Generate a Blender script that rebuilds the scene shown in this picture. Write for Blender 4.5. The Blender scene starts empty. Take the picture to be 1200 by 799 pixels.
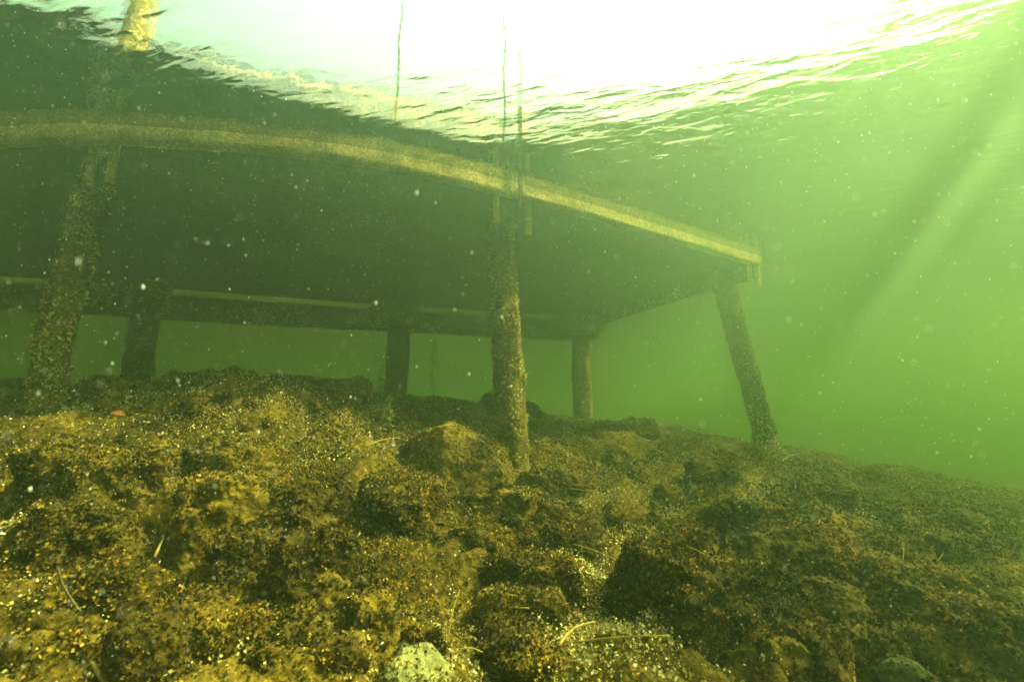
import bpy, bmesh, math, random
import numpy as np
from mathutils import Vector, Matrix
from mathutils.bvhtree import BVHTree

random.seed(7); RNG = np.random.default_rng(7)
sc = bpy.context.scene
C = sc.collection
R = math.radians

# ------------------------------------------------------------ camera, light, exposure
FPX = 545.0; PITCH = R(10.0)                 # focal length in pixels of the 1200 wide photograph
cam = bpy.data.objects.new("camera", bpy.data.cameras.new("camera")); C.objects.link(cam)
cam.location = (0, 0, 0); cam.rotation_euler = (R(90) + PITCH, 0, 0)
cam.data.lens = 36.0 * FPX / 1200; cam.data.sensor_width = 36
cam.data.clip_start = 0.02; cam.data.clip_end = 500
sc.camera = cam
cam.data.dof.use_dof = True; cam.data.dof.focus_distance = 1.7; cam.data.dof.aperture_fstop = 3.6

SUN_AZ, SUN_EL = R(83), R(49)               # azimuth measured from +Y towards +X
sun_dir = Vector((math.sin(SUN_AZ)*math.cos(SUN_EL), math.cos(SUN_AZ)*math.cos(SUN_EL), math.sin(SUN_EL)))
world = bpy.data.worlds.new("World"); sc.world = world; world.use_nodes = True
wn = world.node_tree.nodes; wl = world.node_tree.links
sky = wn.new("ShaderNodeTexSky"); sky.sky_type = 'NISHITA'; sky.sun_disc = False; sky.dust_density = 6.0; sky.air_density = 0.8; sky.ozone_density = 0.3
sky.sun_elevation = SUN_EL; sky.sun_rotation = SUN_AZ
wl.new(sky.outputs[0], wn["Background"].inputs[0]); wn["Background"].inputs[1].default_value = 0.15
sun = bpy.data.objects.new("sun", bpy.data.lights.new("sun", 'SUN')); C.objects.link(sun)
sun.data.energy = 5.0; sun.data.angle = R(0.5); sun.data.color = (1.0, 0.95, 0.84)
sun.rotation_euler = sun_dir.to_track_quat('Z', 'Y').to_euler()
sc.view_settings.view_transform = 'Standard'; sc.view_settings.look = 'None'
sc.view_settings.gamma = 1; sc.view_settings.use_curve_mapping = False
sc.view_settings.exposure = 3.6
cy = sc.cycles
cy.use_denoising = True
cy.caustics_refractive = False; cy.caustics_reflective = False
cy.max_bounces = 8; cy.volume_bounces = 2; cy.diffuse_bounces = 2; cy.glossy_bounces = 3
cy.transmission_bounces = 4; cy.transparent_max_bounces = 12
cy.sample_clamp_indirect = 4.0

WATER = 1.30                                  # height of the water surface above the lens
HAZE_DENSITY = 0.46
HAZE_COLOR = (0.088, 0.142, 0.084); HAZE_ABSORB = (0.25, 0.34, 0.03); HAZE_G = 0.80

# ------------------------------------------------------------ helpers
def ray(px, py):
    x, y = px - 600.0, 399.5 - py
    c, s = math.cos(PITCH), math.sin(PITCH)
    return Vector((x, FPX*c - y*s, y*c + FPX*s)).normalized()

_perm = RNG.permutation(65536).astype(np.int64)
def _hash(i, j, k):
    return _perm[(_perm[(_perm[i & 65535] + j) & 65535] + k) & 65535] / 32767.5 - 1.0
def vnoise(p):
    f = np.floor(p); i = f.astype(np.int64); t = p - f; t = t*t*t*(t*(t*6-15)+10)
    out = 0
    for dx in (0, 1):
        for dy in (0, 1):
            for dz in (0, 1):
                w = (t[..., 0] if dx else 1-t[..., 0])*(t[..., 1] if dy else 1-t[..., 1])*(t[..., 2] if dz else 1-t[..., 2])
                out = out + w*_hash(i[..., 0]+dx, i[..., 1]+dy, i[..., 2]+dz)
    return out
def fbm(p, octaves=4, gain=0.5):
    a, s, r = 1.0, 1.0, 0
    for o in range(octaves):
        r = r + a*vnoise(p*s + 17.3*o); a *= gain; s *= 2.03
    return r

def link(name, me, parent=None):
    o = bpy.data.objects.new(name, me); C.objects.link(o)
    if parent is not None: o.parent = parent
    return o
def tag(o, label=None, cat=None, group=None, kind=None):
    if label: o["label"] = label
    if cat: o["category"] = cat
    if group: o["group"] = group
    if kind: o["kind"] = kind
    return o
def mesh_np(name, v, faces_flat, nper, mats, midx=None, smooth=True):
    """mesh from arrays; faces_flat (n, nper) or list of arrays"""
    me = bpy.data.meshes.new(name)
    if not isinstance(faces_flat, list): faces_flat = [faces_flat]
    nl = sum(f.size for f in faces_flat); nf = sum(len(f) for f in faces_flat)
    me.vertices.add(len(v)); me.vertices.foreach_set("co", np.asarray(v, dtype=np.float32).ravel())
    me.loops.add(nl); me.loops.foreach_set("vertex_index", np.concatenate([f.ravel() for f in faces_flat]).astype(np.int32))
    tot = np.concatenate([np.full(len(f), f.shape[1]) for f in faces_flat]).astype(np.int32)
    st = np.concatenate([[0], np.cumsum(tot)[:-1]]).astype(np.int32)
    me.polygons.add(nf); me.polygons.foreach_set("loop_start", st); me.polygons.foreach_set("loop_total", tot)
    for m in mats: me.materials.append(m)
    if midx is not None: me.polygons.foreach_set("material_index", midx.astype(np.int32))
    me.polygons.foreach_set("use_smooth", np.full(nf, smooth))
    me.update(calc_edges=True); me.validate()
    return me

# ------------------------------------------------------------ materials
class NT:
    def __init__(s, name):
        s.m = bpy.data.materials.new(name); s.m.use_nodes = True; s.t = s.m.node_tree
        s.t.nodes.clear(); s.out = s.n("ShaderNodeOutputMaterial")
    def n(s, ty, **kw):
        nd = s.t.nodes.new(ty)
        for k, v in kw.items():
            if k.startswith("i_"):
                key = k[2:]; key = int(key) if key.isdigit() else key.replace("_", " ")
                nd.inputs[key].default_value = v
            else: setattr(nd, k, v)
        return nd
    def l(s, a, b): s.t.links.new(a, b)
    def ramp(s, fac, stops, interp='LINEAR'):
        r = s.n("ShaderNodeValToRGB"); r.color_ramp.interpolation = interp
        e = r.color_ramp.elements
        while len(e) < len(stops): e.new(0.5)
        for q, (pos, col) in zip(e, stops): q.position = pos; q.color = (*col, 1) if len(col) == 3 else col
        s.l(fac, r.inputs[0]); return r.outputs[0]
    def noise(s, vec, scale, detail=4, rough=0.6, dist=0.0):
        q = s.n("ShaderNodeTexNoise"); q.inputs["Scale"].default_value = scale; q.inputs["Detail"].default_value = detail
        q.inputs["Roughness"].default_value = rough; q.inputs["Distortion"].default_value = dist
        s.l(vec, q.inputs["Vector"]); return q.outputs["Fac"]
    def mix(s, fac, a, b, blend='MIX'):
        q = s.n("ShaderNodeMix", data_type='RGBA', blend_type=blend)
        if isinstance(fac, float): q.inputs[0].default_value = fac
        else: s.l(fac, q.inputs[0])
        for sock, val in ((q.inputs[6], a), (q.inputs[7], b)):
            if isinstance(val, tuple): sock.default_value = (*val, 1)
            else: s.l(val, sock)
        return q.outputs[2]
    def math(s, op, a, b=None):
        q = s.n("ShaderNodeMath", operation=op)
        for i, v in enumerate((a, b)):
            if v is None: continue
            if isinstance(v, (int, float)): q.inputs[i].default_value = v
            else: s.l(v, q.inputs[i])
        return q.outputs[0]

def mat_bed(name, dark, mid, light, speck=0.0, scale=1.0, world_space=True):
    t = NT(name)
    geo = t.n("ShaderNodeNewGeometry"); vec = geo.outputs["Position"]
    a = t.noise(vec, 3.2*scale, 6, 0.65); b = t.noise(vec, 38*scale, 5, 0.75); c = t.noise(vec, 140*scale, 3, 0.7)
    base = t.ramp(t.math('ADD', t.math('MULTIPLY', a, 0.5), t.math('MULTIPLY', b, 0.5)), [(0.36, dark), (0.50, mid), (0.64, light)])
    v = t.n("ShaderNodeTexVoronoi"); v.inputs["Scale"].default_value = 75*scale; t.l(vec, v.inputs["Vector"])
    cell = t.n("ShaderNodeSeparateColor"); t.l(v.outputs["Color"], cell.inputs[0])
    base = t.mix(0.45, base, t.ramp(cell.outputs[0], [(0, (0.25, 0.25, 0.25)), (0.6, (0.9, 0.85, 0.8)), (1, (1.9, 1.7, 1.3))]), 'MULTIPLY')
    if speck:
        patch = t.noise(vec, 2.1, 3, 0.5)
        thr = t.math('ADD', t.math('MULTIPLY', t.math('SUBTRACT', patch, 0.5), 0.9), cell.outputs[1])
        f = t.math('GREATER_THAN', thr, 1.0 - speck)
        base = t.mix(f, base, (0.55, 0.50, 0.30))
    p = t.n("ShaderNodeBsdfPrincipled"); p.inputs["Roughness"].default_value = 0.85
    p.inputs["Specular IOR Level"].default_value = 0.1
    t.l(base, p.inputs["Base Color"])
    h = t.math('ADD', t.math('MULTIPLY', b, 1.0), t.math('ADD', t.math('MULTIPLY', c, 0.35), t.math('MULTIPLY', v.outputs["Distance"], 0.6)))
    bu = t.n("ShaderNodeBump"); bu.inputs["Strength"].default_value = 0.9; bu.inputs["Distance"].default_value = 0.012
    t.l(h, bu.inputs["Height"]); t.l(bu.outputs[0], p.inputs["Normal"]); t.l(p.outputs[0], t.out.inputs[0])
    return t.m

def mat_flake(name, stops, translucent=0.35, rough=0.8, patchy=False):
    """one colour per flake (random per loose piece)"""
    t = NT(name); geo = t.n("ShaderNodeNewGeometry")
    col = t.ramp(geo.outputs["Random Per Island"], stops)
    if patchy:   # tufts of one kind grow together
        pn = t.ramp(t.noise(geo.outputs["Position"], 5.0, 4, 0.65), [(0.36, (0.30, 0.32, 0.35)), (0.50, (0.85, 0.80, 0.8)), (0.63, (1.75, 1.45, 1.2))])
        pm = t.ramp(t.noise(geo.outputs["Position"], 32.0, 2, 0.5), [(0.38, (0.35, 0.38, 0.4)), (0.52, (1.0, 1.0, 1.0)), (0.64, (1.5, 1.4, 1.2))])
        col = t.mix(1.0, t.mix(1.0, col, pn, 'MULTIPLY'), pm, 'MULTIPLY')
    d = t.n("ShaderNodeBsdfPrincipled"); d.inputs["Roughness"].default_value = rough; d.inputs["Specular IOR Level"].default_value = 0.25
    tr = t.n("ShaderNodeBsdfTranslucent"); mx = t.n("ShaderNodeMixShader"); mx.inputs[0].default_value = translucent
    t.l(col, d.inputs["Base Color"]); t.l(col, tr.inputs[0])
    t.l(d.outputs[0], mx.inputs[1]); t.l(tr.outputs[0], mx.inputs[2]); t.l(mx.outputs[0], t.out.inputs[0])
    return t.m

M_BED = mat_bed("seabed_silt", (0.020, 0.016, 0.003), (0.095, 0.062, 0.007), (0.25, 0.17, 0.025), speck=0.0)
M_ROCK = mat_bed("overgrown_rock", (0.016, 0.014, 0.003), (0.065, 0.045, 0.006), (0.21, 0.135, 0.018), speck=0.0)
M_SILT = mat_bed("silted_rock", (0.05, 0.035, 0.005), (0.13, 0.088, 0.010), (0.23, 0.16, 0.025), scale=0.8)
M_PALE = mat_bed("pale_stone", (0.09, 0.085, 0.03), (0.20, 0.195, 0.08), (0.32, 0.31, 0.15), scale=0.8)
M_WOOD = mat_bed("algae_covered_wood", (0.035, 0.030, 0.008), (0.13, 0.095, 0.024), (0.34, 0.25, 0.07), speck=0.04, scale=1.3)
M_BEAM = mat_bed("weathered_beam", (0.20, 0.16, 0.04), (0.42, 0.33, 0.09), (0.70, 0.56, 0.20), scale=1.6)
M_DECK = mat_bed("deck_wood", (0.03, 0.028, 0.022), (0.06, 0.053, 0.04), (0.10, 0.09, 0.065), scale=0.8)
M_ALGA = mat_flake("algae_flakes", [(0.0, (0.014, 0.012, 0.002)), (0.38, (0.045, 0.033, 0.003)), (0.68, (0.12, 0.082, 0.006)),
                                    (0.91, (0.26, 0.18, 0.014)), (1.0, (0.40, 0.31, 0.06))], 0.2, patchy=True)
M_FUZZ = mat_flake("beam_algae", [(0.0, (0.12, 0.10, 0.02)), (0.45, (0.36, 0.28, 0.06)), (1.0, (0.85, 0.68, 0.22))], 0.5)
M_SHELL = mat_flake("shell_pieces", [(0.0, (0.28, 0.19, 0.04)), (0.6, (0.50, 0.40, 0.13)), (0.92, (0.70, 0.64, 0.34)), (1.0, (0.85, 0.85, 0.70))], 0.1, 0.4)
M_TWIG = mat_flake("dead_reed", [(0.0, (0.22, 0.15, 0.04)), (1.0, (0.42, 0.30, 0.09))], 0.1)
M_TWIGD = mat_flake("dark_twig", [(0.0, (0.07, 0.05, 0.015)), (1.0, (0.12, 0.085, 0.025))], 0.0)
M_PLANT = mat_flake("water_plant", [(0.0, (0.10, 0.11, 0.02)), (1.0, (0.30, 0.26, 0.06))], 0.4)
M_ORANGE = mat_flake("orange_leaf", [(0.0, (0.32, 0.13, 0.03)), (1.0, (0.36, 0.15, 0.035))], 0.2)
M_MOTE = mat_flake("drifting_motes", [(0.0, (0.55, 0.55, 0.50)), (1.0, (0.9, 0.9, 0.9))], 0.5)

def mat_water():
    t = NT("rippled_water_surface")
    geo = t.n("ShaderNodeNewGeometry"); vec = geo.outputs["Position"]
    mp = t.n("ShaderNodeMapping", vector_type='TEXTURE'); mp.inputs["Rotation"].default_value = (0, 0, R(-18)); mp.inputs["Scale"].default_value = (1.9, 0.7, 1)
    t.l(vec, mp.inputs[0])
    n1 = t.noise(mp.outputs[0], 7.5, 2, 0.45, 0.5); n2 = t.noise(mp.outputs[0], 24, 2, 0.5, 0.6)
    h = t.math('ADD', t.math('MULTIPLY', n1, 1.0), t.math('MULTIPLY', n2, 0.22))
    calm = t.n("ShaderNodeAttribute", attribute_name="calm")      # the lee of the jetty is smoother
    h = t.math('MULTIPLY', h, calm.outputs["Fac"])
    bu = t.n("ShaderNodeBump"); bu.inputs["Strength"].default_value = 1.0; bu.inputs["Distance"].default_value = 0.006
    t.l(h, bu.inputs["Height"])
    fr = t.n("ShaderNodeFresnel"); fr.inputs["IOR"].default_value = 1.205; t.l(bu.outputs[0], fr.inputs["Normal"])
    gl = t.n("ShaderNodeBsdfGlossy"); gl.inputs["Roughness"].default_value = 0.0; gl.inputs["Color"].default_value = (.46, .46, .46, 1); t.l(bu.outputs[0], gl.inputs["Normal"])
    rf = t.n("ShaderNodeBsdfRefraction"); rf.inputs["Roughness"].default_value = 0.0; rf.inputs["IOR"].default_value = 1.205; t.l(bu.outputs[0], rf.inputs["Normal"])
    # added light mask: streaks in the transmission colour imitate wave-focused sun shafts
    tc = None
    for rot, scl in ((60, 5.5),):
        mp2 = t.n("ShaderNodeMapping", vector_type='TEXTURE'); mp2.inputs["Rotation"].default_value = (0, 0, R(rot)); mp2.inputs["Scale"].default_value = (20.0, 1.0, 1); t.l(vec, mp2.inputs[0])
        shaft_noise = t.noise(mp2.outputs[0], scl, 2, 0.6, 0.0)
        lay = t.ramp(shaft_noise, [(0.45, (0.22, 0.22, 0.215)), (0.49, (0.55, 0.5, 0.49)), (0.525, (1, 1, 1))])
        tc = lay if tc is None else t.mix(1.0, tc, lay, 'MULTIPLY')
    sx = t.n("ShaderNodeSeparateXYZ"); t.l(vec, sx.inputs[0])      # keeps the added shaft mask to open water beyond the jetty's end
    lane = t.n("ShaderNodeMapRange"); t.l(t.math('SUBTRACT', sx.outputs[0], t.math('MULTIPLY', sx.outputs[1], .35)), lane.inputs[0]); lane.inputs[1].default_value = .85; lane.inputs[2].default_value = 1.15
    tc = t.mix(lane.outputs[0], (1.0, 1.0, 1.0), tc)
    tp = t.n("ShaderNodeBsdfTransparent"); t.l(tc, tp.inputs[0])
    m1 = t.n("ShaderNodeMixShader"); m1.inputs[0].default_value = 0.58; t.l(tp.outputs[0], m1.inputs[1]); t.l(rf.outputs[0], m1.inputs[2])
    m2 = t.n("ShaderNodeMixShader"); t.l(fr.outputs[0], m2.inputs[0]); t.l(m1.outputs[0], m2.inputs[1]); t.l(gl.outputs[0], m2.inputs[2])
    t.l(m2.outputs[0], t.out.inputs[0])
    return t.m
M_WATER = mat_water()

# ------------------------------------------------------------ seabed
CP = np.array([(0, -3, -.75), (0, .3, -.66), (0, 1.1, -.56), (-1.2, .9, -.42), (-2.2, .6, -.30), (1.2, 1.0, -.60), (2.2, 1.2, -.62), (0, 1.8, -.38),
               (0, 2.5, -.22), (-1.1, 2.2, .10), (-.5, 2.35, -.08), (-1.6, 2.5, .24), (-2.07, 2.03, .04), (-1.4, 1.5, -.20), (-2.0, 3.3, .20), (-1.0, 3.3, .08), (-3.3, 4.2, .32), (-1.2, 4.9, .26),
               (.84, 5.4, -.02), (1.9, 3.5, -.17), (.9, 2.4, -.27), (.8, 3.4, -.08), (2, 2, -.45), (3.2, 5, -.35), (4, 3, -.62), (6, 8, -.8), (0, 9, 0),
               (-6, 9, .4), (-6, 2, .2), (-5, -3, -.3), (6, -2, -1.0), (12, 4, -1.2), (-14, 8, .2), (0, 19, -.3), (18, 18, -1.4), (-18, -15, -.5), (18, -15, -1.4)], dtype=float)
def _phi(d): return np.sqrt(d*d + 0.35**2)
_D = np.sqrt(((CP[:, None, :2] - CP[None, :, :2])**2).sum(-1))
_n = len(CP); _A = np.zeros((_n+1, _n+1)); _A[:_n, :_n] = _phi(_D); _A[:_n, _n] = 1; _A[_n, :_n] = 1
_W = np.linalg.solve(_A, np.append(CP[:, 2], 0))
def bed_base(x, y):
    d = np.sqrt((x[..., None]-CP[:, 0])**2 + (y[..., None]-CP[:, 1])**2)
    return (_phi(d)*_W[:-1]).sum(-1) + _W[-1]
def bed_h(x, y):
    x = np.asarray(x, float); y = np.asarray(y, float)
    b = bed_base(x, y)
    p = np.stack([x, y, np.zeros_like(x)], -1)
    r = fbm(p*1.7+3.1, 2)*.045
    lump = 1-np.abs(fbm(p*4.2+9.0, 3)); r = r + (lump-.7)*.080
    r = r + fbm(p*16+5.0, 3, .55)*.016 + fbm(p*60+1.0, 2, .6)*.005
    near = np.clip((np.hypot(x, y)-.35)/.6, 0, 1)
    return b + r*near
def bed1(x, y): return float(bed_h(np.array([x]), np.array([y]))[0])
def base1(x, y): return float(bed_base(np.array([x]), np.array([y]))[0])
def on_bed(px, py, dmax=9.0):
    """point where the line of sight meets the smooth seabed"""
    d = ray(px, py); s = np.linspace(.4, dmax, 900)
    z = bed_base(d.x*s, d.y*s); k = np.argmax(d.z*s < z)
    if not (d.z*s < z).any(): k = 600
    return Vector((d.x*s[k], d.y*s[k], z[k]))

def axis(lo, hi, step, far):
    a = list(np.arange(lo, hi+step, step)); s = step; x = a[-1]
    while x < far: s *= 1.16; x += s; a.append(min(x, far))
    s = step; x = lo; pre = []
    while x > -far: s *= 1.16; x -= s; pre.append(max(x, -far))
    return np.array(pre[::-1] + a)
xs, ys = axis(-3.4, 3.9, .015, 20.0), axis(.45, 5.2, .015, 20.0)
X, Y = np.meshgrid(xs, ys)
Z = np.concatenate([bed_h(X[i:i+40], Y[i:i+40]) for i in range(0, len(ys), 40)])
nx, ny = len(xs), len(ys)
idx = np.arange(nx*ny).reshape(ny, nx)
quads = np.stack([idx[:-1, :-1], idx[:-1, 1:], idx[1:, 1:], idx[1:, :-1]], -1).reshape(-1, 4)
bed = link("seabed", mesh_np("seabed", np.stack([X, Y, Z], -1).reshape(-1, 3), quads, 4, [M_BED])); tag(bed, kind="structure")

# ------------------------------------------------------------ water surface
wx = np.concatenate([np.linspace(-20, -4.2, 24), np.linspace(-4, 5, 181), np.linspace(5.3, 20, 24)])
wy = np.concatenate([np.linspace(-20, -1.2, 24), np.linspace(-1, 7, 161), np.linspace(7.3, 20, 24)])
WX, WY = np.meshgrid(wx, wy); P = np.stack([WX, WY, 0*WX], -1)
WZ = WATER + fbm(P*np.array([.8, 1.5, 1])+2, 2)*.006
wi = np.arange(WX.size).reshape(WX.shape)
wq = np.stack([wi[:-1, :-1], wi[:-1, 1:], wi[1:, 1:], wi[1:, :-1]], -1).reshape(-1, 4)
water = link("water_surface", mesh_np("water_surface", np.stack([WX, WY, WZ], -1).reshape(-1, 3), wq, 4, [M_WATER])); tag(water, kind="structure")

# ------------------------------------------------------------ haze: the murky green water itself
bm = bmesh.new(); bmesh.ops.create_cube(bm, size=1)
for v in bm.verts: v.co = Vector((v.co.x*42, v.co.y*42, -3.2 if v.co.z < 0 else WATER+1.2))
me = bpy.data.meshes.new("haze"); bm.to_mesh(me); bm.free()
t = NT("murky_green_water"); pv = t.n("ShaderNodeVolumePrincipled")
pv.inputs["Color"].default_value = (*HAZE_COLOR, 1); pv.inputs["Absorption Color"].default_value = (*HAZE_ABSORB, 1)
pv.inputs["Density"].default_value = HAZE_DENSITY; pv.inputs["Anisotropy"].default_value = HAZE_G
t.l(pv.outputs[0], t.out.inputs["Volume"]); me.materials.append(t.m)
tag(link("haze", me), kind="stuff")

# ------------------------------------------------------------ jetty
def tube(name, pts, r0, r1, mat, seg=7, parent=None, wob=.0):
    pts = [Vector(p) for p in pts]; V = []; F = []
    for i, p in enumerate(pts):
        d = (pts[min(i+1, len(pts)-1)]-pts[max(i-1, 0)]).normalized(); a = d.orthogonal().normalized(); b = d.cross(a)
        r = r0+(r1-r0)*i/(len(pts)-1)
        for k in range(seg):
            th = 2*math.pi*k/seg; V.append(p+(a*math.cos(th)+b*math.sin(th))*r*(1+random.uniform(-.12, .12)))
    for i in range(len(pts)-1):
        for k in range(seg): F.append((i*seg+k, i*seg+(k+1) % seg, (i+1)*seg+(k+1) % seg, (i+1)*seg+k))
    F += [tuple(range(seg))[::-1], tuple(range((len(pts)-1)*seg, len(pts)*seg))]
    me = bpy.data.meshes.new(name); me.from_pydata([tuple(v) for v in V], [], F); me.materials.append(mat); me.update()
    me.polygons.foreach_set("use_smooth", [True]*len(F)); return me
def front_at(px):
    best = None
    for c in FRONT:
        a = math.atan2(c[0], c[1]); d = ray(px, 215); b = abs(a-math.atan2(d.x, d.y))
        if best is None or b < best[0]: best = (b, c)
    return best[1]
def catmull(pts, n):
    pts = [np.array(p, float) for p in pts]; pts = [2*pts[0]-pts[1]] + pts + [2*pts[-1]-pts[-2]]; out = []
    m = len(pts)-3
    for q in range(n+1):
        u = q/n*m; k = min(int(u), m-1); f = u-k; a, b, c, d = pts[k:k+4]
        out.append(.5*((2*b)+(-a+c)*f+(2*a-5*b+4*c-d)*f*f+(-a+3*b-3*c+d)*f**3))
    return np.array(out)
FRONT = catmull([(-5.2, 2.35), (-3.6, 2.0), (-2.33, 1.88), (-1.77, 1.86), (-.81, 2.01), (0, 2.36), (1.0, 2.93), (1.99, 3.53)], 140)
REAR = catmull([(-7.0, 3.3), (-4.4, 3.95), (-2.6, 4.55), (-.8, 5.08), (.98, 5.55)], 100)
_fx = np.concatenate([[-30], FRONT[:, 0], [2.2, 2.3]]); _fy = np.concatenate([[2.4], FRONT[:, 1], [5.0, 8.0]])
_c = np.clip((np.interp(WX, _fx, _fy) - .22 - WY)/.45, 0, 1); _c = .12 + .88*_c*_c*(3-2*_c)
_at = water.data.attributes.new("calm", 'FLOAT', 'POINT'); _at.data.foreach_set("value", _c.ravel().astype(np.float32))
def beam_mesh(name, curve, z0, z1, th, mat, inward=1, rows=8, jitter=.004):
    """a timber following the curve: closed box section swept, with rough faces"""
    d = np.gradient(curve, axis=0); d /= np.linalg.norm(d, axis=1)[:, None]
    nrm = np.stack([-d[:, 1], d[:, 0]], 1)*inward
    sec = []
    for k in range(rows+1): sec.append((0, z0+(z1-z0)*k/rows))
    for k in range(3): sec.append((th*(k+1)/3, z1))
    for k in range(1, rows+1): sec.append((th, z1+(z0-z1)*k/rows))
    for k in range(1, 3): sec.append((th*(1-k/3), z0))
    V = []
    for c, n in zip(curve, nrm):
        for s, z in sec: V.append((c[0]+n[0]*s, c[1]+n[1]*s, z))
    V = np.array(V); V += np.stack([vnoise(V*22+7*a) for a in range(3)], -1)*jitter
    m, k = len(curve), len(sec); F = []
    for i in range(m-1):
        for j in range(k): F.append((i*k+j, (i+1)*k+j, (i+1)*k+(j+1) % k, i*k+(j+1) % k))
    me = bpy.data.meshes.new(name); me.from_pydata(V.tolist(), [], F + [tuple(range(k))[::-1], tuple(range((m-1)*k, m*k))])
    me.materials.append(mat); me.update(); return me

def flake_arrays(pts, nrm, size, flat=0.3, aspect=.5):
    """quad flakes at points: each leans away from its normal at random"""
    n = len(pts)
    a = RNG.normal(size=(n, 3)); up = nrm*(1-flat) + RNG.normal(size=(n, 3))*(.35+flat)
    up /= np.linalg.norm(up, axis=1)[:, None]
    side = np.cross(up, a); side /= np.linalg.norm(side, axis=1)[:, None]+1e-9
    s = size[:, None]; w = side*s*aspect*.5
    bend = np.cross(side, up)*s*RNG.uniform(-.3, .3, (n, 1))
    v = np.stack([pts-up*s*.2, pts+up*s*.35+w+bend*.4, pts+up*s*.85+bend, pts+up*s*.45-w-bend*.2], 1).reshape(-1, 3)
    f = (np.arange(n)[:, None]*4 + np.arange(4)[None]).reshape(-1, 4)
    return v, f
def sample_mesh(V, T, n, weight=None):
    A, B, Cc = V[T[:, 0]], V[T[:, 1]], V[T[:, 2]]
    cr = np.cross(B-A, Cc-A); ar = np.linalg.norm(cr, axis=1)
    w = ar if weight is None else ar*weight
    k = RNG.choice(len(T), n, p=w/w.sum()); u = RNG.random(n); v = RNG.random(n); fl = u+v > 1; u[fl] = 1-u[fl]; v[fl] = 1-v[fl]
    return A[k]+(B-A)[k]*u[:, None]+(Cc-A)[k]*v[:, None], cr[k]/(ar[k][:, None]+1e-12)
def tris_of(me):
    me.calc_loop_triangles(); n = len(me.loop_triangles)
    t = np.empty(n*3, np.int32); me.loop_triangles.foreach_get("vertices", t)
    v = np.empty(len(me.vertices)*3, np.float32); me.vertices.foreach_get("co", v)
    return v.reshape(-1, 3).astype(float), t.reshape(-1, 3)
def with_flakes(name, me, n, smin, smax, fmat, mats, flat=.3, zmax=None, aspect=.5, up_bias=0.0):
    """me plus a coat of flakes in ONE mesh"""
    V, T = tris_of(me)
    cen = V[T].mean(1); w = np.clip(.15+ .9*fbm(cen*9+4, 2), .03, 1)
    if zmax is not None: w = w*(cen[:, 2] < zmax) + 1e-9
    p, nr = sample_mesh(V, T, n, w)
    fv, ff = flake_arrays(p, nr, RNG.uniform(smin, smax, n), flat, aspect)
    polys = [list(q.vertices) for q in me.polygons]; b4 = {}
    base_v = V; k0 = len(V)
    groups = {}
    for q in polys: groups.setdefault(len(q), []).append(q)
    fl = [np.array(g) for g in groups.values()]; nb = sum(len(g) for g in fl)
    out = mesh_np(name, np.concatenate([base_v, fv]), fl+[ff+k0], 0, mats, np.concatenate([np.zeros(nb), np.full(len(ff), 1)]), smooth=True)
    return out

jetty = link("jetty", None); jetty.location = (-.6, 3.4, WATER)
tag(jetty, "long timber jetty overhead with algae coated front beam standing on slanting piles", "jetty")
JI = Matrix.Translation(-jetty.location)
def jpart(name, me, parent=jetty):
    o = link(name, me, parent); o.matrix_parent_inverse = Matrix.Translation(-jetty.location) if parent is jetty else Matrix.Identity(4)
    return o
fb = beam_mesh("front_beam", FRONT, WATER-.070, WATER+.10, .055, M_BEAM)
jpart("front_beam", with_flakes("front_beam", fb, 26000, .004, .011, M_FUZZ, [M_BEAM, M_FUZZ], .5, zmax=WATER+.02))
def sub(curve, a, b): n = len(curve)-1; return curve[int(a*n):int(b*n)+1]
END = catmull([(1.97, 3.56), (1.45, 4.55), (1.0, 5.5)], 30)
jpart("end_beam", beam_mesh("end_beam", END, WATER-.16, WATER+.10, .06, M_WOOD, 1))
jpart("rear_beam", beam_mesh("rear_beam", REAR, WATER-.335, WATER-.102, .07, M_WOOD, -1))
# deck of narrow boards running from the front to the rear
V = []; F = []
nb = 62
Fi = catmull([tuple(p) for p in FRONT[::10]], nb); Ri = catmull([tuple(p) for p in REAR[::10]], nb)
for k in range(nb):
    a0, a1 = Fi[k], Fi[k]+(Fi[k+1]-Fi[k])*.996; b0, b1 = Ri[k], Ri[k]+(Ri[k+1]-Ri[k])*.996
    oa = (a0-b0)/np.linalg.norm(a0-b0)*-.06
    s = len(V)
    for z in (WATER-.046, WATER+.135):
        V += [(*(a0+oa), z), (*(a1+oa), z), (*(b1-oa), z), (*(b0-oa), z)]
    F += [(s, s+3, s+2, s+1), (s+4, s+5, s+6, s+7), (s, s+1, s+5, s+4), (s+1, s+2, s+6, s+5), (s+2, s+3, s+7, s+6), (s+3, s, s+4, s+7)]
me = bpy.data.meshes.new("deck"); me.from_pydata(V, [], F); me.materials.append(M_DECK); me.update(); jpart("deck", me)

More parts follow.
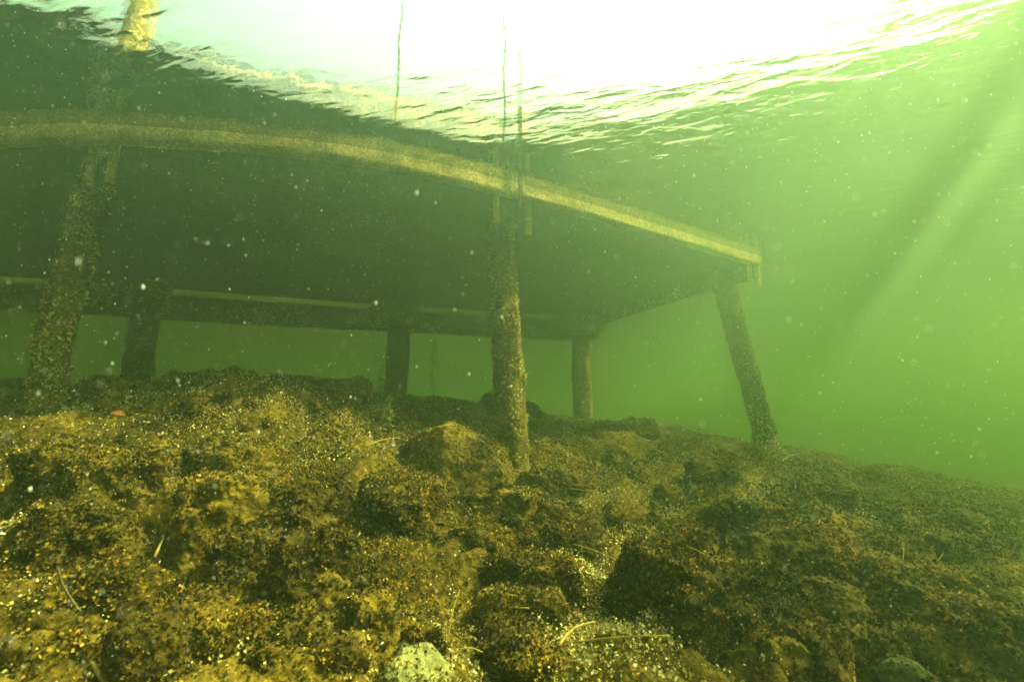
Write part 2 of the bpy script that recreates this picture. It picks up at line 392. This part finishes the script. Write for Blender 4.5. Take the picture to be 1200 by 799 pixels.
def pile_mesh(name, x0, y0, z0, x1, y1, z1, r0, r1, seed, seg=26, rows=150):
    V = []; 
    ax = Vector((x1-x0, y1-y0, z1-z0)); L = ax.length; q = ax.to_track_quat('Z', 'Y')
    th = np.linspace(0, 2*math.pi, seg, endpoint=False); h = np.linspace(0, L, rows)
    TH, H = np.meshgrid(th, h); ux, uy = np.cos(TH), np.sin(TH)
    P = np.stack([ux*.6, uy*.6, H], -1)
    r = (r0+(r1-r0)*H/L)*(1+.0*H) + fbm(P*4+seed, 2)*.011 + np.abs(fbm(P*13+seed, 3))*.015
    bend = vnoise(np.stack([H*1.1+seed, H*0, H*0], -1))*.02
    loc = np.stack([ux*r+bend, uy*r, H], -1).reshape(-1, 3)
    m = np.array(q.to_matrix()); loc = loc@m.T + np.array([x0, y0, z0])
    i = np.arange(seg*rows).reshape(rows, seg); j = np.roll(i, -1, 1)
    f = np.stack([i[:-1], j[:-1], j[1:], i[1:]], -1).reshape(-1, 4)
    me = bpy.data.meshes.new(name); me.from_pydata(loc.tolist(), [], f.tolist() + [list(i[-1])]); me.update(); return me
piles = [  # foot x,y,z  head x,y,z  radii, growth, height above water
    (-2.09, 2.06, -.12, -1.93, 2.10, WATER+.95, .058, .050, 7000, "leftmost front pile, leaning, crusted with ochre growth"),
    (.02, 2.60, -.42, -.07, 2.60, WATER-.02, .078, .062, 12000, "middle front pile crusted with shells and ochre growth on its sunlit side"),
    (1.98, 3.60, -.40, 1.74, 3.74, WATER-.05, .072, .072, 6000, "dark corner pile under the right end of the jetty"),
    (-3.28, 4.05, .1, -3.28, 4.05, WATER-.05, .10, .10, 500, None),
    (-1.20, 4.80, .0, -1.20, 4.80, WATER-.05, .11, .11, 500, None),
    (.82, 5.36, -.3, .80, 5.36, WATER-.05, .10, .10, 500, None)]
for i, (x0, y0, z0, x1, y1, z1, r0, r1, n, lab) in enumerate(piles):
    me = pile_mesh("pile", x0, y0, z0, x1, y1, z1, r0, r1, i*5.3)
    o = jpart("pile", with_flakes("pile", me, n, .007, .026, M_ALGA, [M_WOOD, M_FUZZ if i < 2 else M_ALGA], .55, zmax=WATER))
    if lab: o["label"] = lab
# cross heads on the rear piles, where the dark band thickens
def box(name, c, sx, sy, sz, rz, mat, rough=.006):
    bm = bmesh.new(); bmesh.ops.create_cube(bm, size=1)
    bmesh.ops.bevel(bm, geom=bm.edges[:], offset=.03, segments=2, affect='EDGES')
    bmesh.ops.subdivide_edges(bm, edges=bm.edges[:], cuts=3, use_grid_fill=True)
    m = Matrix.Translation(c) @ Matrix.Rotation(rz, 4, 'Z') @ Matrix.Diagonal((sx, sy, sz, 1))
    for v in bm.verts: v.co = m @ v.co
    for v in bm.verts:
        v.co += Vector((random.uniform(-1, 1), random.uniform(-1, 1), random.uniform(-1, 1)))*rough*.4
    me = bpy.data.meshes.new(name); bm.to_mesh(me); bm.free(); me.materials.append(mat); return me
for (x, y) in ((-3.28, 3.93), (-1.20, 4.66), (.78, 5.22)):
    jpart("pile_cap", box("pile_cap", Vector((x, y, WATER-.21)), .50, .10, .26, R(17), M_WOOD))
for px in (456, 592):
    c = front_at(px); V0 = [(c[0]+math.sin(k*1.3)*.006, c[1]+.10, WATER-.02+k*.088) for k in range(14)]
    jpart("railing_post", tube("railing_post", V0, .007, .005, M_DECK))
# short strap brackets hanging from the front beam on each side of the piles
for px, wd, dz in ((82, .035, .13), (111, .035, .14), (585, .036, .13), (616, .036, .15), (873, .040, .09), (885, .040, .11)):
    c = front_at(px)
    jpart("bracket", box("bracket", Vector((c[0]-.0, c[1]+.075, WATER-.02-dz/2)), wd, .014, dz+.16, R(15), M_BEAM, .002))
for px, h0, h1 in ((606, -.16, .45),):
    c = front_at(px); jpart("mooring_strap", box("mooring_strap", Vector((c[0], c[1]-.03, WATER+(h0+h1)/2)), .02, .016, h1-h0, R(15), M_WOOD, .002))
c = front_at(893); jpart("mooring_strap", box("mooring_strap", Vector((c[0]+.02, c[1]-.02, WATER-.03)), .018, .018, .20, 0, M_WOOD, .002))

# ------------------------------------------------------------ boulders
bm = bmesh.new(); bmesh.ops.create_icosphere(bm, subdivisions=6, radius=1)
ICO_V = np.array([v.co[:] for v in bm.verts]); ICO_F = np.array([[v.index for v in f.verts] for f in bm.faces]); bm.free()
bm = bmesh.new(); bmesh.ops.create_icosphere(bm, subdivisions=5, radius=1)
ICS_V = np.array([v.co[:] for v in bm.verts]); ICS_F = np.array([[v.index for v in f.verts] for f in bm.faces]); bm.free()
def rock(px, py, wpx, hpx, depth=.8, rz=0.0, tilt=(0, 0), sink=.35, cuts=7, mat=M_ROCK, flakes=1.0, label=None, name="boulder", group=None, seed=None, small=False, lump=1.0, planes=None, fl_mat=None, cat="boulder"):
    """px, py: middle of its foot line; wpx, hpx: its size as seen; depth: front to back over width"""
    p = on_bed(px, py); dist = p.length
    w = wpx/FPX*dist*math.cos(math.atan(abs(px-600)/FPX)); h = hpx*(1.2 if hpx < 90 else 1.0)/FPX*dist
    rs = np.random.default_rng(int(px*7+py*13) if seed is None else seed)
    V = (ICS_V if small else ICO_V).copy(); Fc = ICS_F if small else ICO_F
    for q in (planes or range(cuts)):
        n = rs.normal(size=3); n[2] = abs(n[2])*.8; n /= np.linalg.norm(n); o = rs.uniform(.52, .82)
        if planes: n = np.array(q[:3])/np.linalg.norm(q[:3]); o = q[3]
        d = V@n - o; V -= np.clip(d, 0, None)[:, None]*n*.92
    if lump > .5: V[:, 2] = np.where(V[:, 2] > .5, .5+(V[:, 2]-.5)*.25, V[:, 2])
    V /= np.abs(V).max(0)
    sx, sy, sz = w/2, w/2*depth, h/2/(1-sink)*1.05
    V *= np.array([sx, sy, sz])
    off = rs.uniform(-50, 50, 3); k = min(1.0, w/.3)
    nr = V/np.array([sx, sy, sz])**2; nr /= np.linalg.norm(nr, axis=1)[:, None]
    disp = fbm(V*6+off, 3, .55)*.036*k*lump + fbm(V*26+off, 3, .6)*.013*k*lump + np.abs(fbm(V*60+off, 2))*.006*k*lump
    V = V + nr*disp[:, None]
    rm = np.array((Matrix.Rotation(rz, 3, 'Z') @ Matrix.Rotation(tilt[0], 3, 'X') @ Matrix.Rotation(tilt[1], 3, 'Y'))); V = V@rm.T
    nf = int(np.clip(sx*sy*4*60000*(.10+.90*flakes)/max(.5, dist/1.6)**1.6, 200, 26000))
    lo = Vector((p.x, p.y + sy*.55, 0)); lo.z = base1(p.x, p.y) + sz*(1-2*sink)*.5
    # flakes only on what stands above the bed
    W = V + np.array(lo); cen = W[Fc].mean(1)
    ok = cen[:, 2] > bed_base(cen[:, 0], cen[:, 1]) - .04
    w8 = np.clip(.55+.8*fbm(cen*9+1, 2), .15, 1)*ok + 1e-9
    pt, nn = sample_mesh(V, Fc, nf, w8)
    pt = pt + nn*(np.clip(fbm((pt+off)*30, 2), 0, 1)*.014*k*RNG.random(nf))[:, None]
    fv, ff = flake_arrays(pt, nn, RNG.uniform(.004, .011, nf)*max(1, dist/2), .5, .85)
    me = mesh_np(name, np.concatenate([V, fv]), [Fc, ff+len(V)], 0, [mat, fl_mat or M_ALGA], np.concatenate([np.zeros(len(Fc)), np.ones(len(ff))]))
    o = link(name, me); o.location = lo
    tag(o, label, cat, group)
    return o
G = "algae covered boulders on the seabed"
rock(525, 566, 146, 100, .75, 0, (0, 0), .16, 9, M_SILT, .6, "angular ridged boulder with lit top just left of the middle pile foot", group=G, seed=41, lump=.40,
     planes=[(-.72, -.62, .28, .40), (.25, -.80, .42, .52), (.50, -.10, .80, .55), (-.35, .10, .93, .66), (.9, -.2, .25, .78), (0, 1, .3, .7)])
rock(500, 500, 130, 40, .8, 0, (0, 0), .35, 6, M_ROCK, .9, "dark low boulder behind the angular ridged boulder", group=G, seed=3)
rock(590, 488, 100, 34, .8, R(-20), (0, R(16)), .4, 7, M_ROCK, .8, "shaded sloping slab right behind the middle pile", group=G, seed=4)
rock(95, 612, 250, 92, .9, R(12), (0, R(3)), .42, 7, M_SILT, .7, "largest boulder at the left edge, its flat top dusted with silt", group=G, seed=5)
rock(65, 668, 150, 64, .8, R(-25), (0, R(12)), .4, 7, M_ROCK, 1, "humped boulder over the dark hollow below the largest left boulder", group=G, seed=6)
rock(212, 640, 120, 80, 1.5, R(28), (R(-8), 0), .45, 6, M_SILT, .35, "long smooth silted slab sloping down beside the largest left boulder", group=G, seed=7)
rock(255, 560, 150, 36, .9, R(-20), (0, R(8)), .4, 6, M_SILT, .5, "flat silted boulder above the long smooth slab", group=G, seed=8)
rock(305, 628, 165, 62, .8, R(6), (0, R(-4)), .38, 6, M_ROCK, 1, "wide boulder with shadowed front right of the long smooth slab", group=G, seed=9)
rock(455, 622, 160, 62, .8, R(-8), (0, R(6)), .38, 6, M_ROCK, 1, "wide boulder with shadowed front below the angular ridged boulder", group=G, seed=10)
rock(268, 690, 100, 62, .9, 0, (0, 0), .4, 6, M_ROCK, 1, "rounded boulder below the wide left boulder, nearer its left end", group=G, seed=12)
rock(370, 695, 110, 70, .9, R(20), (0, 0), .4, 6, M_ROCK, 1, "rounded dark boulder between the two wide boulders and the frame bottom", group=G, seed=13)
rock(655, 572, 90, 26, .8, 0, (0, 0), .4, 5, M_ROCK, .9, "flat thin stone on the shell grit right of the middle pile foot", group=G, seed=14)
rock(590, 610, 110, 36, .9, R(20), (0, 0), .45, 5, M_SILT, .6, "low silted stone in front of the middle pile foot", group=G, seed=15)
rock(640, 640, 140, 50, .8, R(-15), (0, 0), .42, 7, M_ROCK, 1, "bushy dark boulder up the slope from the pale shell patch", group=G, seed=16)
rock(650, 700, 84, 50, .8, 0, (0, 0), .38, 6, M_ROCK, 1.1, "rounded boulder with a dark underside left of the pale shell patch", group=G, seed=17)
rock(775, 715, 56, 40, .9, R(30), (0, 0), .4, 6, M_ROCK, 1.1, "dark steep boulder right of the pale shell patch", group=G, seed=18)
rock(850, 745, 210, 88, .8, R(-12), (0, R(6)), .38, 7, M_ROCK, 1.1, "largest bushy boulder at lower right with a black hollow under it", group=G, seed=19)
rock(840, 572, 80, 34, .8, 0, (0, 0), .38, 6, M_ROCK, .9, "small dark boulder downhill left of the corner pile foot", group=G, seed=20)
rock(890, 640, 110, 46, .8, 0, (0, 0), .38, 6, M_ROCK, 1, "dark boulder in front of the corner pile", group=G, seed=21)
rock(960, 690, 130, 60, .8, R(10), (0, 0), .4, 6, M_ROCK, 1, "broad boulder behind the small square stone", group=G, seed=22)
rock(945, 775, 120, 56, .7, R(-30), (0, R(14)), .4, 6, M_ROCK, .9, "sloping dark boulder beside the forked twig", group=G, seed=23)
rock(1085, 740, 130, 70, .8, R(10), (0, 0), .4, 6, M_ROCK, 1, "broad hazy boulder right of the pale green stone", group=G, seed=24)
rock(1150, 700, 130, 22, .8, 0, (0, 0), .4, 6, M_ROCK, .9, "hazy boulder near the right edge under the green water", group=G, seed=25)
rock(1060, 640, 110, 14, .8, 0, (0, 0), .4, 6, M_ROCK, .9, "faint hazy boulder right of the corner pile foot", group=G, seed=26)
rock(1175, 790, 120, 50, .8, 0, (0, 0), .4, 6, M_ROCK, .9, "hazy boulder in the lower right corner", group=G, seed=27)
rock(375, 468, 95, 34, .8, 0, (0, 0), .4, 6, M_ROCK, .9, "shelly mound on the crest left of the second rear pile", group=G, seed=28)
rock(120, 470, 110, 28, .8, 0, (0, 0), .4, 6, M_ROCK, .9, "mound on the crest beside the leftmost pile, under the orange leaf", group=G, seed=29)
rock(255, 478, 90, 22, .8, 0, (0, 0), .4, 6, M_ROCK, .8, "low mound on the crest right of the first rear pile", group=G, seed=30)
rock(10, 485, 90, 26, .8, 0, (0, 0), .4, 6, M_ROCK, .8, "mound on the crest left of the leftmost pile foot", group=G, seed=31)
rock(740, 512, 90, 24, .8, 0, (0, 0), .4, 6, M_ROCK, .7, "far low mound between middle pile and corner pile", group=G, seed=32)
rock(485, 799, 90, 20, .9, R(10), (0, 0), .45, 5, M_PALE, .04, "pale greenish bare stone at the bottom edge", name="pale_stone", group="pale bare stones", seed=33, cat="stone", lump=.45)
rock(1008, 668, 56, 18, .8, 0, (0, 0), .42, 5, M_PALE, .1, "pale yellow stone left of the small square stone", name="pale_stone", group="pale bare stones", seed=34, cat="stone", lump=.45)
rock(1012, 762, 70, 16, .8, 0, (0, 0), .42, 5, M_PALE, .1, "pale green stone right of the forked twig", name="pale_stone", group="pale bare stones", seed=35, cat="stone", lump=.45)
rock(1040, 674, 26, 24, .9, R(20), (0, 0), .3, 8, M_SILT, .2, "small square brown stone standing beside a pale yellow stone", name="stone", seed=36, cat="stone", lump=.6)
rock(1075, 799, 50, 16, .8, 0, (0, 0), .42, 5, M_PALE, .1, "pale stone at the bottom edge near the right corner", name="pale_stone", group="pale bare stones", seed=37, cat="stone", lump=.45)
# smaller overgrown stones between them, which nothing tells apart
for k in range(110):
    px, py = random.uniform(20, 1180), 470+ 330*random.random()**.8
    if px > 620: py = max(py, 540)
    if 655 < px < 790 and py > 640: continue
    if 430 < px < 680 and 480 < py < 600: continue
    if on_bed(px, py).length > 3.4: continue
    rock(px, py, random.uniform(26, 66)*(.5+(py-440)/300), random.uniform(12, 26)*(.5+(py-440)/300), random.uniform(.7, 1.1), random.uniform(0, 3), (0, random.uniform(-.2, .2)), .42, 6,
         random.choice([M_ROCK, M_ROCK, M_SILT]), 1.0, "small overgrown stone lying among the larger boulders", name="small_stone", group="small overgrown stones", seed=200+k, small=True, cat="stone")

SP = [(on_bed(a, b), r_, q) for a, b, r_, q in ((705, 700, .15, 1.6), (720, 680, .12, 1.0), (690, 735, .2, .9), (640, 770, .26, .55), (760, 790, .25, .5), (640, 570, .3, .9), (700, 600, .3, .4), (430, 480, .4, .3),
      (230, 500, .5, .45), (120, 790, .22, .6), (20, 640, .12, .8), (60, 720, .15, .7), (210, 740, .15, .5), (470, 760, .15, .5), (570, 790, .15, .6), (990, 670, .15, .5))]
def patchiness(p):
    return sum(np.exp(-((p[:, 0]-c.x)**2+(p[:, 1]-c.y)**2)/r_**2)*a for c, r_, a in SP)
# ------------------------------------------------------------ algae turf and shell grit on the bed
def scatter_bed(n, xr, yr, dens, smin, smax, flat, aspect, lift, seed_off):
    x = RNG.uniform(*xr, n); y = RNG.uniform(*yr, n); p = np.stack([x, y, 0*x], -1)
    keep = RNG.random(n) < dens(p); x, y = x[keep], y[keep]
    ang = np.abs(np.arctan2(x, y)); k2 = (ang < R(58)) & (np.hypot(x, y) > .55); x, y = x[k2], y[k2]
    z = bed_h(x, y); e = .01
    nr = np.stack([-(bed_h(x+e, y)-z)/e, -(bed_h(x, y+e)-z)/e, np.ones_like(z)], -1); nr /= np.linalg.norm(nr, axis=1)[:, None]
    q = np.stack([x, y, z], -1); q += nr*lift(q)[:, None]
    return flake_arrays(q, nr, RNG.uniform(smin, smax, len(x)), flat, aspect)
clump = lambda p: np.clip(.6+.9*fbm(p*5+31, 3), .12, 1)*np.clip(1-.8*patchiness(p), .15, 1)
tuft = lambda q: (np.clip(fbm(q*22+8, 2), 0, 1)*.016+np.clip(fbm(q*7+2, 2), 0, 1)*.012)*RNG.random(len(q))
v, f = scatter_bed(420000, (-1.9, 1.9), (.5, 1.9), clump, .0035, .010, .5, .85, tuft, 0)
v1, f1 = scatter_bed(420000, (-3.2, 3.4), (1.9, 3.6), clump, .006, .015, .5, .85, tuft, 0)
v2, f2 = scatter_bed(90000, (-4.6, 4.8), (3.6, 6.2), clump, .010, .026, .5, .85, tuft, 0)
v = np.concatenate([v, v1, v2]); f = [f, f1+len(f)*4, f2+(len(f)+len(f1))*4]
turf = link("algae_turf", mesh_np("algae_turf", v, f, 0, [M_ALGA])); tag(turf, "brown and olive algae tufts carpeting the seabed", "algae", kind="stuff")
def shell_dens(p):
    d = np.clip(-.18+1.0*fbm(p*4+77, 3), .02, 1)*.45
    for c, r_, a in SP: d = d + a*np.exp(-((p[:, 0]-c.x)**2+(p[:, 1]-c.y)**2)/r_**2)*np.clip(.6+fbm(p*9, 2), 0, 1)
    return np.clip(d, 0, 1)
v, f = scatter_bed(170000, (-2.7, 2.6), (.5, 3.6), shell_dens, .0025, .0065, .9, .9, lambda q: .006+.030*RNG.random(len(q)), 0)
vs, fs = [v], [f]; cnt = len(v)
for c, r_, a in SP:
    m = int(30000*r_*r_*math.pi*min(a, 1.2)*1.3)
    def inner(p, c=c, r_=r_): return np.exp(-((p[:, 0]-c.x)**2+(p[:, 1]-c.y)**2)/r_**2)*np.clip(.75+.9*fbm(p*11, 2), .05, 1)
    vv, ff = scatter_bed(m*2, (c.x-1.6*r_, c.x+1.6*r_), (c.y-1.6*r_, c.y+1.6*r_), inner, .004, .0095, .95, .9, lambda q: .004+.018*RNG.random(len(q)), 0)
    vs.append(vv); fs.append(ff+cnt); cnt += len(vv)
v, f = np.concatenate(vs), np.concatenate(fs)
shells = link("shell_fragments", mesh_np("shell_fragments", v, f, 4, [M_SHELL])); tag(shells, "pale broken shells strewn over the seabed", "shells", kind="stuff")

# ------------------------------------------------------------ twigs, leaves, water plants
dg = bpy.context.evaluated_depsgraph_get()
def twig(pa, pb, r, mat, label, lift=(.03, .03), sag=.02, fork=None, name="twig"):
    a, b = on_bed(*pa), on_bed(*pb)
    za, zb = bed1(a.x, a.y), bed1(b.x, b.y); r *= .62
    n = 12; c = a; side = Vector((-(b-a).y, (b-a).x, 0))*random.uniform(-.10, .10)
    pts = []
    for k in range(n+1):
        u = k/n; q = a.lerp(b, u) + side*math.sin(u*math.pi)
        z = za*(1-u)+zb*u + r + lift[0]*(1-u)+lift[1]*u + sag*math.sin(u*math.pi)*.4 + .012
        pts.append(Vector((q.x, q.y, z))-c)
    me = tube(name, pts, r, r*.6, mat)
    o = link(name, me); o.location = c; tag(o, label, "twig", "scraps of reed on the algae" if "scrap" in label else "twigs and dead reeds lying on the seabed")
    if fork:
        m = pts[7]; e = m + Vector(fork); link("side_shoot", tube("side_shoot", [m, m.lerp(e, .5)+Vector((0, 0, .01)), e], r*.6, r*.35, mat), o)
    return o
twig((428, 528), (468, 519), .005, M_TWIG, "short pale reed stick left of the angular ridged boulder", (.05, .05))
twig((655, 782), (698, 752), .007, M_TWIG, "thick pale green stick near the bottom, right of the pale bare stone", (.01, .02))
twig((672, 772), (785, 778), .004, M_TWIG, "long thin reed lying level along the bottom near the shell patch", (.01, .02))
twig((130, 799), (90, 765), .008, M_TWIG, "ochre stick at lower left pointing to the corner", (.0, .02))
twig((158, 785), (175, 762), .008, M_TWIG, "short stubby ochre stick at lower left", (.0, .02))
twig((985, 752), (1000, 790), .007, M_TWIG, "forked pale twig at lower right beside a pale green stone", (.02, .0), fork=(.06, .05, .03))
twig((1045, 690), (1062, 668), .004, M_TWIG, "thin pale stem right of the small square stone", (.0, .08))
twig((150, 560), (180, 582), .005, M_TWIG, "short curved reed on the largest left boulder's right flank", (.09, .07))
twig((225, 480), (270, 512), .004, M_TWIG, "thin reed slanting over the left crest", (.03, .03))
twig((345, 490), (385, 540), .004, M_TWIGD, "dark thin twig on the middle slope", (.03, .03))
twig((180, 660), (215, 625), .006, M_TWIG, "bent brown twig below the long smooth slab", (.02, .05))
twig((400, 680), (420, 665), .006, M_TWIG, "stubby pale stick in front of the rounded dark boulder", (.02, .05))
twig((525, 745), (538, 722), .003, M_TWIG, "thin upright pale stem above the pale bare stone", (.0, .10))
twig((535, 750), (560, 785), .004, M_TWIGD, "curved dark twig beside the pale bare stone", (.0, .0))
twig((800, 690), (850, 722), .004, M_TWIG, "thin reed across the largest bushy boulder", (.14, .10))
twig((960, 640), (1000, 655), .004, M_TWIGD, "dark thin twig above the pale yellow stone", (.05, .05))
twig((660, 575), (760, 590), .003, M_TWIG, "long thin reed on the slope right of the middle pile", (.03, .03))
twig((450, 555), (400, 575), .004, M_TWIG, "thin reed below the short pale stick", (.04, .04))
twig((620, 740), (580, 715), .004, M_TWIG, "thin reed pointing at the rounded boulder by the shells", (.03, .03))
twig((90, 745), (60, 720), .004, M_TWIGD, "dark thin twig above the ochre stick", (.02, .02))
for k in range(26):
    qx, qy = random.uniform(60, 1120), random.uniform(520, 790); a = random.uniform(-1, 1); L = random.uniform(25, 70)
    twig((qx, qy), (qx+L*math.cos(a), qy+L*.5*math.sin(a)), random.uniform(.0022, .004), random.choice([M_TWIG, M_TWIG, M_TWIGD]), "thin scrap of reed lying on the algae", (random.uniform(.01, .04), random.uniform(.01, .04)))
def plant(px, py, top_py, label, leaves=9, dist=None):
    b = on_bed(px, py)
    if dist: d = ray(px, py); b = d*(dist/math.hypot(d.x, d.y)); 
    z0 = base1(b.x, b.y); hd = math.hypot(b.x, b.y); tz = ray(px, top_py); H = tz.z/math.hypot(tz.x, tz.y)*hd - z0
    root = link("water_plant", None); root.location = (b.x, b.y, z0-.02); tag(root, label, "plant", "thin water plants on the crest")
    pts = [(math.sin(k*.7)*.008, math.cos(k*.9)*.008, (H+.02)*k/8) for k in range(9)]
    link("stem", tube("stem", pts, .004, .0022, M_PLANT), root)
    P = np.array([pts[i % 7+2] for i in range(leaves*5)]) + RNG.normal(size=(leaves*5, 3))*np.array([.007, .007, .014])
    fv, ff = flake_arrays(P, np.tile([0, 0, 1.], (len(P), 1)), RNG.uniform(.012, .026, len(P)), .8, .7)
    link("foliage", mesh_np("foliage", fv, ff, 4, [M_PLANT]), root)
plant(507, 462, 398, "yellowish leafy sprig standing between the second rear pile and the middle pile", 14, dist=3.0)
plant(446, 470, 428, "short sprig with a pale tip left of the second rear pile foot", 8, dist=3.0)
plant(432, 492, 452, "small upright sprig left of the dark low boulder", 8, dist=2.7)
plant(455, 500, 462, "dark bushy sprig just left of the dark low boulder", 12, dist=2.5)
def leaf(px, py, s, label, lift):
    p = on_bed(px, py); V = []; F = []
    for i in range(9):
        u = i/8; w = math.sin(u*math.pi)**.7*.34*s
        for j in range(5): q = (j-2)/2; V.append((u*s-s/2, q*w, .25*s*abs(q)**1.5+.18*s*math.sin(u*3)))
    for i in range(8):
        for j in range(4): F.append((i*5+j, (i+1)*5+j, (i+1)*5+j+1, i*5+j+1))
    me = bpy.data.meshes.new("dead_leaf"); me.from_pydata(V, [], F); me.materials.append(M_ORANGE); me.update()
    o = link("dead_leaf", me); o.location = p+Vector((0, 0, lift)); o.rotation_euler = (R(35), R(10), R(20))
    so = o.modifiers.new("s", 'SOLIDIFY'); so.thickness = .002
    tag(o, label, "leaf"); return o
leaf(91, 452, .045, "curled orange leaf on the mound beside the leftmost pile", .12)
leaf(131, 535, .04, "curled brown leaf on the largest left boulder", .14)

# ------------------------------------------------------------ drifting particles
n = 7500
az = RNG.uniform(-R(52), R(54), n); el = RNG.uniform(-R(24), R(36), n); dd = RNG.uniform(.22, 2.4, n)
az[:2600] = RNG.uniform(-R(54), -R(14), 2600)
rad = RNG.lognormal(0, .42, n)*.00052*dd**.6
n2 = 70
az[:n2] = RNG.uniform(-R(48), R(4), n2); el[:n2] = RNG.uniform(R(-4), R(28), n2); dd[:n2] = RNG.uniform(.42, .9, n2); rad[:n2] = np.minimum(RNG.lognormal(0, .6, n2)*.0009, .0022)
P = np.stack([np.sin(az)*np.cos(el), np.cos(az)*np.cos(el), np.sin(el)], -1)*dd[:, None]
ok = (P[:, 2] < WATER-.02) & (P[:, 2] > bed_base(P[:, 0], P[:, 1])+.08); P = P[ok]; rad = rad[ok]
bm = bmesh.new(); bmesh.ops.create_icosphere(bm, subdivisions=1, radius=1)
iv = np.array([v.co[:] for v in bm.verts]); fi = np.array([[v.index for v in q.verts] for q in bm.faces]); bm.free()
V = (P[:, None]+iv[None]*rad[:, None, None]*np.array([.75, .75, 1.25])).reshape(-1, 3)
F = (fi[None]+np.arange(len(P))[:, None, None]*len(iv)).reshape(-1, 3)
mo = link("drifting_particles", mesh_np("drifting_particles", V, F, 3, [M_MOTE])); tag(mo, "pale specks drifting in the green water", "particles", kind="stuff")
